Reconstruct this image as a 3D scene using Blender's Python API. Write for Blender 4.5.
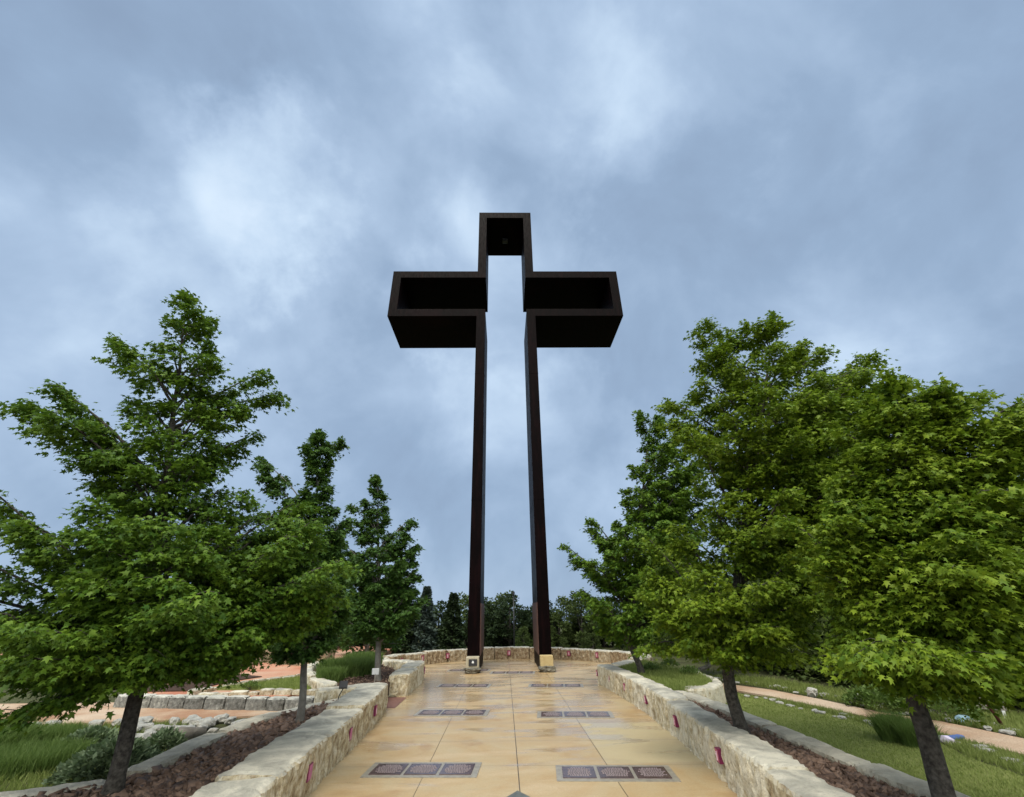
import bpy, bmesh, math, random
import numpy as np
from mathutils import Vector, Matrix, noise
random.seed(7); rng = np.random.default_rng(7)
for o in list(bpy.data.objects): bpy.data.objects.remove(o)
S = bpy.context.scene; COL = S.collection
R = math.radians
# ------------------------------------------------------------------ camera
FPX, TILT, YAW, ROLL, CX, CD, CH = 425.610166, .459841803, .0233503207, .0163425963, -.178450110, 18.1881551, 2.00601829
CAM = np.array([CX, -CD, CH])
_r = np.array([math.cos(YAW), -math.sin(YAW), 0]); _f = np.array([math.sin(YAW), math.cos(YAW), 0]); _u = np.array([0, 0, 1.])
FW = _f*math.cos(TILT) + _u*math.sin(TILT); _u2 = -_f*math.sin(TILT) + _u*math.cos(TILT)
RT = math.cos(ROLL)*_r - math.sin(ROLL)*_u2; UP = math.sin(ROLL)*_r + math.cos(ROLL)*_u2
cd = bpy.data.cameras.new('camera'); cam = bpy.data.objects.new('camera', cd); COL.objects.link(cam)
cd.sensor_width = 36; cd.lens = FPX/1024*36; cd.clip_end = 2000; cd.clip_start = .05
cam.matrix_world = Matrix(((RT[0], UP[0], -FW[0], CX), (RT[1], UP[1], -FW[1], -CD), (RT[2], UP[2], -FW[2], CH), (0, 0, 0, 1)))
S.camera = cam
# ------------------------------------------------------------------ light
SUN_EL, SUN_AZ = R(62), R(200)          # azimuth measured clockwise from +y: sun high behind the camera
EXPO = 0.75
S.view_settings.view_transform = 'Standard'; S.view_settings.look = 'None'
S.view_settings.exposure = EXPO; S.view_settings.gamma = 1; S.view_settings.use_curve_mapping = False
sl = bpy.data.lights.new('sun', 'SUN'); sl.energy = 1.5; sl.angle = R(25); sl.color = (1, .94, .84)
so = bpy.data.objects.new('sun', sl); COL.objects.link(so)
sd = Vector((math.sin(SUN_AZ)*math.cos(SUN_EL), math.cos(SUN_AZ)*math.cos(SUN_EL), math.sin(SUN_EL)))
so.rotation_euler = sd.to_track_quat('Z', 'Y').to_euler(); so.location = sd*60

class N:                                   # tiny node-tree builder
    def __init__(s, nt): s.nt = nt
    def n(s, t, **k):
        x = s.nt.nodes.new(t)
        for a, v in k.items():
            if a.startswith('_'): setattr(x, a[1:], v)
            else: x.inputs[int(a[1:]) if a[0] == 'i' and a[1:].isdigit() else a].default_value = v
        return x
    def l(s, a, b): s.nt.links.new(a, b)
    def math(s, op, a, b=None, clamp=False):
        m = s.nt.nodes.new('ShaderNodeMath'); m.operation = op; m.use_clamp = clamp
        for i, v in enumerate((a, b)):
            if v is None: continue
            if isinstance(v, (int, float)): m.inputs[i].default_value = v
            else: s.l(v, m.inputs[i])
        return m.outputs[0]
    def noise(s, vec, scale, detail=6, rough=.55, dist=0):
        x = s.n('ShaderNodeTexNoise', Scale=scale, Detail=detail, Roughness=rough, Distortion=dist)
        if vec is not None: s.l(vec, x.inputs['Vector'])
        return x.outputs['Fac']
    def ramp(s, fac, stops, interp='LINEAR'):
        x = s.nt.nodes.new('ShaderNodeValToRGB'); x.color_ramp.interpolation = interp; e = x.color_ramp.elements
        while len(e) < len(stops): e.new(.5)
        for q, (p, c) in zip(e, stops): q.position = p; q.color = (*c, 1) if len(c) == 3 else c
        s.l(fac, x.inputs[0]); return x.outputs[0]
    def mapr(s, v, a, b, c, d, smooth=True):
        x = s.n('ShaderNodeMapRange', i1=a, i2=b, i3=c, i4=d)
        if smooth: x.interpolation_type = 'SMOOTHSTEP'
        s.l(v, x.inputs[0]); return x.outputs[0]
    def mix(s, fac, a, b, mode='MIX'):
        x = s.nt.nodes.new('ShaderNodeMix'); x.data_type = 'RGBA'; x.blend_type = mode
        for i, v in ((0, fac), (6, a), (7, b)):
            if isinstance(v, (int, float)): x.inputs[i].default_value = v
            elif isinstance(v, tuple): x.inputs[i].default_value = (*v, 1)
            else: s.l(v, x.inputs[i])
        return x.outputs[2]

def unit(u, v):
    d = ((u-512)/FPX)*RT + ((398.5-v)/FPX)*UP + FW
    return d/np.linalg.norm(d)
W = bpy.data.worlds.new('World'); S.world = W; W.use_nodes = True
g = N(W.node_tree); W.node_tree.nodes.clear()
sky = g.n('ShaderNodeTexSky', _sky_type='NISHITA', _sun_disc=False); sky.sun_elevation = SUN_EL; sky.sun_rotation = SUN_AZ
tc = g.n('ShaderNodeTexCoord').outputs['Generated']
nrm = g.n('ShaderNodeVectorMath', _operation='NORMALIZE'); g.l(tc, nrm.inputs[0]); nd = nrm.outputs[0]
sep = g.n('ShaderNodeSeparateXYZ'); g.l(nd, sep.inputs[0]); X_, Y_, Z_ = sep.outputs
zz = g.math('ADD', g.math('MAXIMUM', Z_, 0.0), 1.1)
cmb = g.n('ShaderNodeCombineXYZ'); g.l(g.math('DIVIDE', X_, zz), cmb.inputs[0]); g.l(g.math('DIVIDE', Y_, zz), cmb.inputs[1]); cmb.inputs[2].default_value = 3.1
cv = cmb.outputs[0]
n1 = g.noise(cv, 2.6, 5, .5, .6); n2 = g.noise(nd, 3.3, 9, .56, .35); n3 = g.noise(nd, 1.9, 5, .5, .5)
wn = g.n('ShaderNodeTexNoise', Scale=3.2, Detail=6, Roughness=.6); g.l(nd, wn.inputs['Vector'])
wv = g.n('ShaderNodeVectorMath', _operation='MULTIPLY_ADD'); g.l(wn.outputs['Color'], wv.inputs[0]); wv.inputs[1].default_value = (.55, .55, .55); wv.inputs[2].default_value = (-.275, -.275, -.275)
wa = g.n('ShaderNodeVectorMath', _operation='ADD'); g.l(nd, wa.inputs[0]); g.l(wv.outputs[0], wa.inputs[1])
wz = g.n('ShaderNodeVectorMath', _operation='NORMALIZE'); g.l(wa.outputs[0], wz.inputs[0]); ndw = wz.outputs[0]
wsum = g.math('ADD', g.math('ADD', g.math('MULTIPLY', n1, .45), g.math('MULTIPLY', n2, .28)), g.math('MULTIPLY', n3, .27))
# brighter and darker banks of the overcast, as directions in the sky
def blob(u, v, wdeg, amp):
    d = unit(u, v); dp = g.n('ShaderNodeVectorMath', _operation='DOT_PRODUCT'); g.l(ndw, dp.inputs[0]); dp.inputs[1].default_value = tuple(d)
    return g.mapr(dp.outputs['Value'], math.cos(R(wdeg)), 1, 0, amp)
tot = wsum
for b in ((285, 198, 11, .065), (220, 215, 13, .06), (120, 180, 16, .05), (505, 300, 15, .075), (570, 110, 13, .05), (500, 640, 20, .03), (60, 330, 16, .04), (960, 230, 15, .06),
          (60, 20, 20, -.05), (660, 190, 11, -.045), (390, 330, 9, -.03), (720, 480, 14, -.05), (380, 420, 14, -.04), (1000, 30, 14, -.03), (330, 50, 13, -.03), (100, 440, 12, -.02)):
    tot = g.math('ADD', tot, blob(*b))
cloud = g.ramp(tot, [(.38, (.165, .225, .32)), (.47, (.20, .275, .385)), (.55, (.27, .355, .475)), (.62, (.365, .46, .575)), (.74, (.55, .63, .71))])
# unseen sky overhead and behind the camera gets added brightness to light the scene
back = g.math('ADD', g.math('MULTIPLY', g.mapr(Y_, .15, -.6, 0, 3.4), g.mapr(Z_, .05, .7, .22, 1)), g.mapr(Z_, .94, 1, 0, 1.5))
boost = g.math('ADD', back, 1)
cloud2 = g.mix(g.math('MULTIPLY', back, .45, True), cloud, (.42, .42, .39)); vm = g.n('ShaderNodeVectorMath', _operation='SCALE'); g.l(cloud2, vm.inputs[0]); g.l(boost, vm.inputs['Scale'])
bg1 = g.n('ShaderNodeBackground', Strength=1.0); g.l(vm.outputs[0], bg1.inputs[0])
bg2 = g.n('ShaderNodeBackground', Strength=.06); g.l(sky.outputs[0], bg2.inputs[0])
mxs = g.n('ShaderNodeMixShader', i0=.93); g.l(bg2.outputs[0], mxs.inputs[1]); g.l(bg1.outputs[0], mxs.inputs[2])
wo = g.n('ShaderNodeOutputWorld'); g.l(mxs.outputs[0], wo.inputs[0])

# ------------------------------------------------------------------ helpers
def at(u, v, z=0.0):                      # where the view ray through a photo point meets height z
    d = ((u-512)/FPX)*RT + ((398.5-v)/FPX)*UP + FW
    k = (z-CH)/d[2]; return CAM + k*d
def proj(P):
    v = np.asarray(P, float)-CAM; return 512+FPX*(v@RT)/(v@FW), 398.5-FPX*(v@UP)/(v@FW)
def link(o, parent=None):
    COL.objects.link(o)
    if parent is not None: o.parent = parent
    return o
def tag(o, label=None, cat=None, group=None, kind=None):
    if label: o['label'] = label
    if cat: o['category'] = cat
    if group: o['group'] = group
    if kind: o['kind'] = kind
    return o
def empty(name, loc, rz=0):
    o = bpy.data.objects.new(name, None); o.location = loc; o.rotation_euler.z = rz; o.empty_display_size = .2
    return link(o)
def mesh_obj(name, verts, faces, mat, parent=None, smooth=False):
    me = bpy.data.meshes.new(name)
    me.from_pydata([tuple(map(float, v)) for v in verts], [], faces); me.materials.append(mat)
    if smooth: me.polygons.foreach_set('use_smooth', [True]*len(me.polygons))
    me.update(); return link(bpy.data.objects.new(name, me), parent)
def fast_mesh(name, V, loops, starts, mat, parent=None, smooth=False):
    me = bpy.data.meshes.new(name); me.vertices.add(len(V)); me.vertices.foreach_set('co', np.asarray(V, np.float32).ravel())
    me.loops.add(len(loops)); me.loops.foreach_set('vertex_index', np.asarray(loops, np.int32))
    me.polygons.add(len(starts)); me.polygons.foreach_set('loop_start', np.asarray(starts, np.int32))
    me.update(calc_edges=True); me.validate(); me.materials.append(mat)
    if smooth: me.polygons.foreach_set('use_smooth', [True]*len(me.polygons))
    return link(bpy.data.objects.new(name, me), parent)
class MB:
    def __init__(s): s.v = []; s.f = []
    def add(s, v, f):
        b = len(s.v); s.v += [tuple(map(float, x)) for x in v]; s.f += [[i+b for i in q] for q in f]; return s
    def box(s, c, d, rz=0, tilt=0):
        hx, hy, hz = d[0]/2, d[1]/2, d[2]/2; M = Matrix.Rotation(rz, 3, 'Z') @ Matrix.Rotation(tilt, 3, 'X')
        v = [Vector(c) + M @ Vector((x*hx, y*hy, z*hz)) for z in (-1, 1) for y in (-1, 1) for x in (-1, 1)]
        return s.add(v, [(0, 2, 3, 1), (4, 5, 7, 6), (0, 1, 5, 4), (2, 6, 7, 3), (0, 4, 6, 2), (1, 3, 7, 5)])
    def tube(s, pts, rad, n=7, cap=True):
        pts = [Vector(p) for p in pts]; rings = []
        for i, p in enumerate(pts):
            d = (pts[min(i+1, len(pts)-1)]-pts[max(i-1, 0)]).normalized()
            a = d.cross(Vector((.31, .9, .2))).normalized(); b = d.cross(a)
            rings.append([p + (a*math.cos(2*math.pi*k/n)+b*math.sin(2*math.pi*k/n))*rad[i] for k in range(n)])
        f = [(i*n+k, i*n+(k+1) % n, (i+1)*n+(k+1) % n, (i+1)*n+k) for i in range(len(pts)-1) for k in range(n)]
        if cap: f += [tuple(range(n))[::-1], tuple((len(pts)-1)*n+k for k in range(n))]
        return s.add([v for r in rings for v in r], f)
    def build(s, name, mat, parent=None, smooth=False, bevel=0, seg=2):
        o = mesh_obj(name, s.v, s.f, mat, parent, smooth)
        if bevel:
            bm = bmesh.new(); bm.from_mesh(o.data); bmesh.ops.recalc_face_normals(bm, faces=bm.faces)
            bmesh.ops.bevel(bm, geom=bm.edges[:], offset=bevel, segments=seg, affect='EDGES', profile=.6); bm.to_mesh(o.data); bm.free()
        return o
def resample(P, step):
    P = [Vector((p[0], p[1])) for p in P]; out = [P[0]]; 
    L = [0]
    for a, b in zip(P, P[1:]): L.append(L[-1]+(b-a).length)
    n = max(1, round(L[-1]/step)); res = []
    for i in range(n+1):
        t = L[-1]*i/n; k = 0
        while k < len(P)-2 and t > L[k+1]: k += 1
        q = (t-L[k])/max(1e-6, L[k+1]-L[k]); res.append(P[k].lerp(P[k+1], q))
    return res
def smooth_line(P, it=2):
    P = [Vector((p[0], p[1])) for p in P]
    for _ in range(it):
        Q = [P[0]]
        for a, b in zip(P, P[1:]): Q += [a.lerp(b, .25), a.lerp(b, .75)]
        P = Q+[P[-1]]
    return P

# ------------------------------------------------------------------ materials
def mat(name, col, rough=.8, spec=.3, var=None, scale=6, bump=0, bscale=30, coord='Object', metal=0, detail=6):
    m = bpy.data.materials.new(name); m.use_nodes = True; k = N(m.node_tree); b = m.node_tree.nodes['Principled BSDF']
    b.inputs['Roughness'].default_value = rough; b.inputs['Specular IOR Level'].default_value = spec; b.inputs['Metallic'].default_value = metal
    c = k.n('ShaderNodeTexCoord').outputs[coord]
    if var: k.l(k.ramp(k.noise(c, scale, detail), [(.32, col), (.68, var)]), b.inputs['Base Color'])
    else: b.inputs['Base Color'].default_value = (*col, 1)
    if bump:
        bp = k.n('ShaderNodeBump', Strength=1.0, Distance=bump); k.l(k.noise(c, bscale, 8, .6), bp.inputs['Height']); k.l(bp.outputs[0], b.inputs['Normal'])
    return m
def leaf_mat(name, c1, c2, trans=.3, rough=.55, spec=.25):
    m = bpy.data.materials.new(name); m.use_nodes = True; nt = m.node_tree; k = N(nt); b = nt.nodes['Principled BSDF']
    geo = k.n('ShaderNodeNewGeometry'); tc = k.n('ShaderNodeTexCoord').outputs['Object']
    f = k.math('ADD', k.math('MULTIPLY', geo.outputs['Random Per Island'], .5), k.math('MULTIPLY', k.noise(tc, 1.1, 2), .5))
    c = k.ramp(f, [(.2, c1), (.8, c2)]); k.l(c, b.inputs['Base Color'])
    b.inputs['Roughness'].default_value = rough; b.inputs['Specular IOR Level'].default_value = spec
    t = k.n('ShaderNodeBsdfTranslucent'); k.l(k.mix(.4, c, (.10, .17, .015)), t.inputs[0])
    mx = k.n('ShaderNodeMixShader', i0=trans); k.l(b.outputs[0], mx.inputs[1]); k.l(t.outputs[0], mx.inputs[2])
    k.l(mx.outputs[0], nt.nodes['Material Output'].inputs[0]); return m
def stone_mat(name, top1, top2, s1, s2, s3, streak=1):
    m = bpy.data.materials.new(name); m.use_nodes = True; nt = m.node_tree; k = N(nt); b = nt.nodes['Principled BSDF']
    tc = k.n('ShaderNodeTexCoord').outputs['Object']; geo = k.n('ShaderNodeNewGeometry')
    mp = k.n('ShaderNodeMapping'); k.l(tc, mp.inputs[0]); mp.inputs['Scale'].default_value = (1, 1, .65 if streak else 1)
    v = mp.outputs[0]
    nz = k.n('ShaderNodeSeparateXYZ'); k.l(geo.outputs['True Normal'], nz.inputs[0])
    isl = geo.outputs['Random Per Island']
    sfac = k.math('ADD', k.noise(v, 11, 8, .68), k.math('MULTIPLY', k.math('SUBTRACT', isl, .5), .16))
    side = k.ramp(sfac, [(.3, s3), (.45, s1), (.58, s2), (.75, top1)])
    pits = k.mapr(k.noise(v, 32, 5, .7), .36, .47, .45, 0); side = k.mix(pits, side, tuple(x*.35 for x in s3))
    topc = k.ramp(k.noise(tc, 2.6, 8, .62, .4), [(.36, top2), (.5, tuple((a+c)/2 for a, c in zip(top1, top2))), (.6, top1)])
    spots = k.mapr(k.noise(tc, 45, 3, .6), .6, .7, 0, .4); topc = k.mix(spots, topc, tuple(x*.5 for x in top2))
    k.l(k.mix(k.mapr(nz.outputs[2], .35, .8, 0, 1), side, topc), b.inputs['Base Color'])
    b.inputs['Roughness'].default_value = .85; b.inputs['Specular IOR Level'].default_value = .25
    bp = k.n('ShaderNodeBump', Strength=1.0, Distance=.035); k.l(k.math('ADD', k.noise(v, 24, 8, .68), k.math('MULTIPLY', k.noise(tc, 120, 3), .25)), bp.inputs['Height']); k.l(bp.outputs[0], b.inputs['Normal'])
    return m
M = {}
M['lime'] = stone_mat('pale limestone', (.62, .585, .48), (.31, .30, .255), (.48, .41, .27), (.62, .57, .44), (.25, .18, .10))
M['lime_brown'] = stone_mat('brown stained limestone', (.52, .49, .40), (.34, .33, .28), (.30, .22, .13), (.42, .34, .23), (.12, .065, .04), 0)
M['curb'] = stone_mat('weathered curb limestone', (.62, .58, .47), (.37, .345, .28), (.32, .28, .21), (.38, .36, .29), (.13, .10, .07))
M['greywall'] = stone_mat('grey blockwork', (.55, .54, .48), (.36, .36, .32), (.17, .17, .155), (.25, .25, .225), (.08, .08, .07), 0)
M['rock'] = stone_mat('field rock', (.50, .49, .44), (.26, .26, .24), (.36, .34, .28), (.42, .40, .36), (.14, .13, .11), 0)
M['darkrock'] = stone_mat('dark rubble', (.22, .20, .15), (.10, .10, .09), (.10, .09, .07), (.16, .14, .1), (.03, .03, .025), 0)
M['tanblock'] = mat('sawn tan stone', (.40, .30, .14), .8, .3, (.47, .37, .19), 9, .004, 60)
M['whiteblock'] = mat('sawn cream stone', (.42, .38, .29), .8, .3, (.33, .29, .2), 9, .004, 60)
M['black'] = mat('black metal', (.015, .015, .017), .4, .5, (.03, .03, .033), 8)
M['white'] = mat('white paint', (.72, .73, .72), .6, .3, (.6, .62, .62), 9)
M['mulch'] = mat('wet mulch bed', (.035, .02, .013), .9, .2, (.07, .04, .026), 22, .03, 30)
M['chips'] = leaf_mat('bark chips', (.06, .036, .026), (.22, .145, .105), 0, .7, .25)
M['bark'] = mat('grey maple bark', (.028, .024, .02), .9, .2, (.10, .09, .075), 26, .02, 34)
M['barkpale'] = mat('pale grey bark', (.12, .11, .095), .9, .2, (.20, .19, .165), 12, .01, 40)
M['leaf'] = leaf_mat('maple leaf', (.040, .10, .010), (.13, .215, .018), .32)
M['leaf2'] = leaf_mat('bright maple leaf', (.065, .13, .008), (.20, .275, .018), .36)
M['leafdark'] = leaf_mat('dark maple leaf', (.030, .075, .014), (.070, .14, .024), .3)
M['cedar'] = leaf_mat('cedar foliage', (.016, .030, .012), (.040, .065, .022), .12, .8)
M['cedarblue'] = leaf_mat('blue green cedar foliage', (.045, .068, .055), (.10, .135, .11), .15, .8)
M['cedarlight'] = leaf_mat('light cedar foliage', (.045, .070, .018), (.10, .135, .035), .2, .8)
M['grass'] = leaf_mat('lawn blades', (.17, .225, .05), (.33, .38, .12), .45, .6)
M['lawn'] = mat('lawn soil and turf', (.15, .18, .05), .95, .1, (.22, .24, .085), 3, .03, 60)
M['sage'] = leaf_mat('grey green sage leaf', (.10, .15, .075), (.22, .28, .16), .25, .7)
M['herb'] = leaf_mat('green herb leaf', (.08, .14, .03), (.18, .26, .07), .4)
M['pink'] = mat('pink enamel panel', (.48, .16, .28), .5, .3, (.40, .10, .22), 20)
M['redpanel'] = mat('red pink enamel panel', (.36, .07, .11), .5, .3, (.46, .14, .2), 30)
M['magenta'] = mat('dark magenta frame', (.16, .012, .06), .45, .4, (.10, .01, .04), 20)
M['figure'] = mat('white enamel figure', (.75, .62, .66), .5, .4, (.7, .5, .56), 20)
M['bronze'] = mat('brown bronze plate', (.060, .034, .034), .17, .8, (.11, .07, .072), 10, .002, 60, metal=.15)
M['bronzetext'] = mat('raised pale bronze lettering', (.30, .25, .25), .4, .5, (.22, .18, .18), 20)
M['border'] = mat('grey concrete border', (.30, .275, .22), .3, .6, (.20, .18, .155), 14, .003, 60)
M['diamond'] = mat('slate paver', (.07, .075, .065), .4, .5, (.11, .115, .10), 12, .003, 50)
M['redpave'] = mat('dark red pavers', (.13, .06, .05), .6, .4, (.20, .10, .08), 14, .004, 60)
M['rust'] = mat('dark red steel post', (.06, .02, .016), .6, .3, (.1, .03, .02), 20)
M['blue'] = mat('blue cloth', (.05, .10, .30), .6, .3, (.1, .16, .36), 12)
M['lightblue'] = mat('pale blue glazed stone', (.25, .42, .55), .4, .4, (.4, .55, .65), 12)
M['lilac'] = mat('lilac painted stone', (.55, .48, .65), .5, .4, (.65, .6, .7), 12)
M['wood'] = mat('weathered grey log', (.11, .10, .085), .9, .2, (.22, .20, .17), 9, .01, 30)
def gravel(name, a, b, c):
    m = bpy.data.materials.new(name); m.use_nodes = True; k = N(m.node_tree); p = m.node_tree.nodes['Principled BSDF']
    tc = k.n('ShaderNodeTexCoord').outputs['Object']
    big = k.ramp(k.noise(tc, .55, 5, .6, .3), [(.38, a), (.5, b), (.63, c)])
    k.l(k.mix(k.mapr(k.noise(tc, 55, 4, .7), .35, .65, .0, .45), big, tuple(x*.45 for x in a)), p.inputs['Base Color'])
    p.inputs['Roughness'].default_value = .95; p.inputs['Specular IOR Level'].default_value = .15
    bp = k.n('ShaderNodeBump', Strength=.8, Distance=.012); k.l(k.noise(tc, 70, 5, .7), bp.inputs['Height']); k.l(bp.outputs[0], p.inputs['Normal']); return m
M['gravel'] = gravel('crushed granite', (.36, .21, .13), (.47, .34, .235), (.55, .44, .33))
M['gravelpink'] = gravel('pink crushed granite', (.42, .17, .105), (.50, .26, .17), (.52, .34, .24))
M['soil'] = mat('dull soil and weeds', (.05, .05, .025), .95, .1, (.085, .095, .04), 1.4, .04, 30)

# stained concrete of the plaza: joints, stains and wet patches
m = bpy.data.materials.new('stained concrete'); m.use_nodes = True; k = N(m.node_tree); p = m.node_tree.nodes['Principled BSDF']; M['plaza'] = m
tc = k.n('ShaderNodeTexCoord').outputs['Object']; sx = k.n('ShaderNodeSeparateXYZ'); k.l(tc, sx.inputs[0]); px, py, _ = sx.outputs
base = k.ramp(k.noise(tc, 1.0, 9, .66, .8), [(.30, (.34, .215, .095)), (.43, (.41, .285, .14)), (.57, (.43, .33, .185)), (.72, (.42, .35, .225))])
st = k.n('ShaderNodeMapping'); k.l(tc, st.inputs[0]); st.inputs['Scale'].default_value = (.5, 2.2, 1)
base = k.mix(k.mapr(k.noise(st.outputs[0], 1.3, 6, .6, .5), .5, .7, 0, .5), base, (.54, .42, .27))
base = k.mix(k.mapr(k.noise(tc, .9, 4, .5, .4), .57, .70, 0, .6), base, (.28, .155, .07))          # brown stains
base = k.mix(k.mapr(k.noise(tc, 38, 7, .75), .35, .62, .34, 0), base, (.27, .19, .10))
base = k.mix(k.mapr(k.noise(tc, 210, 3, .7), .5, .75, 0, .28), base, (.16, .11, .06))
# a paler newer slab on the right
def band(v, lo, hi, e=.02):
    return k.math('MULTIPLY', k.mapr(v, lo-e, lo+e, 0, 1), k.mapr(v, hi-e, hi+e, 1, 0))
slab = k.math('MULTIPLY', band(px, 1.28, 3.2), band(py, -10.42, -8.0))
base = k.mix(k.math('MULTIPLY', slab, .75), base, (.44, .37, .22))
yq = k.math('ADD', py, k.math('MULTIPLY', px, .05))
def near(v, w): return k.mapr(k.math('ABSOLUTE', v), w*.5, w, 1, 0)
jf = near(k.math('SUBTRACT', px, 0), .0075)
for x0, w0 in ((-1.29, .005), (1.27, .006)): jf = k.math('MAXIMUM', jf, near(k.math('SUBTRACT', px, x0), w0))
fr = k.math('SUBTRACT', k.math('FRACT', k.math('DIVIDE', k.math('ADD', yq, 10.40+1.28*40), 1.28)), .0)
fr = k.math('MINIMUM', fr, k.math('SUBTRACT', 1, fr)); jt = near(fr, .007); jf = k.math('MAXIMUM', jf, k.math('MULTIPLY', jt, .4))
smear = k.math('MULTIPLY', k.mapr(fr, 0, .16, .35, 0), k.noise(tc, 5, 4)); base = k.mix(smear, base, (.33, .27, .20))
base = k.mix(k.mapr(k.noise(st.outputs[0], 4.5, 8, .65, 1.2), .52, .68, 0, .28), base, (.30, .215, .12))
base = k.mix(jf, base, (.075, .055, .035))
wet = k.noise(st.outputs[0], 1.0, 4, .5, .7)
wetm = k.math('ADD', wet, k.mapr(py, -11, -5, -.03, .055))
wetm = k.math('ADD', wetm, k.math('MULTIPLY', band(px, -3.2, -1.6, .35), k.math('MULTIPLY', band(py, -7, .6, .7), .17)))
for rx, ry in ((-1.35, -6.85), (1.3, -7.25), (-1.4, -3.15), (1.3, -3.45), (.0, -.55), (1.6, -8.0)):
    bx = band(px, rx-.85, rx+.85, .5); by = band(py, ry-.45, ry+.45, .4); wetm = k.math('ADD', wetm, k.math('MULTIPLY', k.math('MULTIPLY', bx, by), .11))
wf = k.mapr(k.math('ADD', wetm, k.math('MULTIPLY', k.math('SUBTRACT', k.noise(tc, 6, 5, .6), .5), .10)), .50, .64, 0, 1)
base = k.mix(k.math('MULTIPLY', wf, .16), base, (.24, .17, .12))
k.l(base, p.inputs['Base Color'])
k.l(k.math('ADD', k.mapr(wf, 0, 1, .40, .19), k.math('MULTIPLY', k.noise(tc, 9, 4), .10)), p.inputs['Roughness'])
p.inputs['Specular IOR Level'].default_value = .55
k.l(k.mapr(wf, 0, 1, .0, .3), p.inputs['Coat Weight']); p.inputs['Coat Roughness'].default_value = .12
bp = k.n('ShaderNodeBump', Distance=.004); k.l(k.mapr(wf, 0, 1, .8, .12), bp.inputs['Strength'])
k.l(k.math('SUBTRACT', k.noise(tc, 60, 6, .65), k.math('MULTIPLY', jf, 2)), bp.inputs['Height']); k.l(bp.outputs[0], p.inputs['Normal'])

# weathering steel of the cross
m = bpy.data.materials.new('dark weathering steel'); m.use_nodes = True; k = N(m.node_tree); p = m.node_tree.nodes['Principled BSDF']; M['steel'] = m
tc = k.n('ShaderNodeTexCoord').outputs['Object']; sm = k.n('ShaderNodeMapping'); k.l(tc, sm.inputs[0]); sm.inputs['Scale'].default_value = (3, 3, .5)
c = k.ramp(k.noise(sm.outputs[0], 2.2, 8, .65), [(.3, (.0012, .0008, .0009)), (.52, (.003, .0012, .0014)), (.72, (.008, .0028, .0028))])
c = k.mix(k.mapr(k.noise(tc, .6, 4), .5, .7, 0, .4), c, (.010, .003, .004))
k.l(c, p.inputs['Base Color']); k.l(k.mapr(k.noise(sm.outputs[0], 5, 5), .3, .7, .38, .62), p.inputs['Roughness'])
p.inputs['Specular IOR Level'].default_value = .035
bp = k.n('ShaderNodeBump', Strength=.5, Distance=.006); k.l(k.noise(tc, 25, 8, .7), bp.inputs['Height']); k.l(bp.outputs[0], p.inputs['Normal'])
M['steelbrown'] = mat('lighter rust plate', (.075, .036, .028), .6, .3, (.12, .065, .05), 3, .004, 40)

# ------------------------------------------------------------------ ground and flat sheets
def terrain(x, y):
    r = math.hypot(x, y+4); h = -.03
    if r > 17: h -= (r-17)*.11
    if r > 45: h = -3.11-(r-45)*.012
    return h
vs = []; fs = []; xs = [(-1 if i < 0 else 1)*(abs(i)**1.9)*.16 for i in range(-50, 51)]
for j in xs:
    for i in xs: vs.append((i, j-4, terrain(i, j-4)+(.05*noise.noise(Vector((i*.3, j*.3, 0))) if math.hypot(i, j) > 20 else 0)))
n = len(xs)
for j in range(n-1):
    for i in range(n-1): fs.append((j*n+i, j*n+i+1, (j+1)*n+i+1, (j+1)*n+i))
tag(mesh_obj('ground', vs, fs, M['soil'], smooth=True), kind='structure')
def sheet(name, pts, z, m, kind='structure', thick=.25):
    pts = [(p[0], p[1]) for p in pts]; n = len(pts)
    bm = bmesh.new(); f = bm.faces.new([bm.verts.new((x, y, z)) for x, y in pts]); bm.normal_update()
    if f.normal.z < 0: f.normal_flip()
    e = bmesh.ops.extrude_face_region(bm, geom=[f]); 
    for v in [q for q in e['geom'] if isinstance(q, bmesh.types.BMVert)]: v.co.z -= thick
    bmesh.ops.recalc_face_normals(bm, faces=bm.faces); bmesh.ops.triangulate(bm, faces=[q for q in bm.faces if len(q.verts) > 4])
    me = bpy.data.meshes.new(name); bm.to_mesh(me); bm.free(); me.materials.append(m)
    return tag(link(bpy.data.objects.new(name, me)), kind=kind)
RC = Vector((0, -.7)); RR = 4.78
def ringpt(deg, r=RR): a = R(deg); return (RC.x+math.cos(a)*r, RC.y+math.sin(a)*r)
plaza_pts = [(-2.75, -24), (2.75, -24), (2.75, -11), (2.95, -8), (2.95, -3.2), (5.0, -1.2)] + [ringpt(a, 4.95) for a in range(0, 163, 6)] + [(-4.95, .3), (-3.2, -1.0), (-3.0, -4.7), (-3.0, -6.1), (-2.95, -9), (-2.75, -12)]
sheet('plaza', plaza_pts, .0, M['plaza'])
sheet('pavement', [(-3.9, -6.15), (-2.72, -6.15), (-2.72, -4.85), (-3.9, -4.7)], .006, M['redpave'])
# left gravel walk, terrace and its gravel, right-hand walk
gl = [at(-260, 726), at(0, 726), at(150, 721), at(205, 719), at(250, 716), at(290, 716), at(345, 705), (-3.9, -6.0), (-3.9, -4.9), (-5.2, -5.0), (-12, -4.6), (-30, -4), (-40, -7)]
sheet('gravel_path', gl, .004, M['gravel'])
TZ = .28
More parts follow.
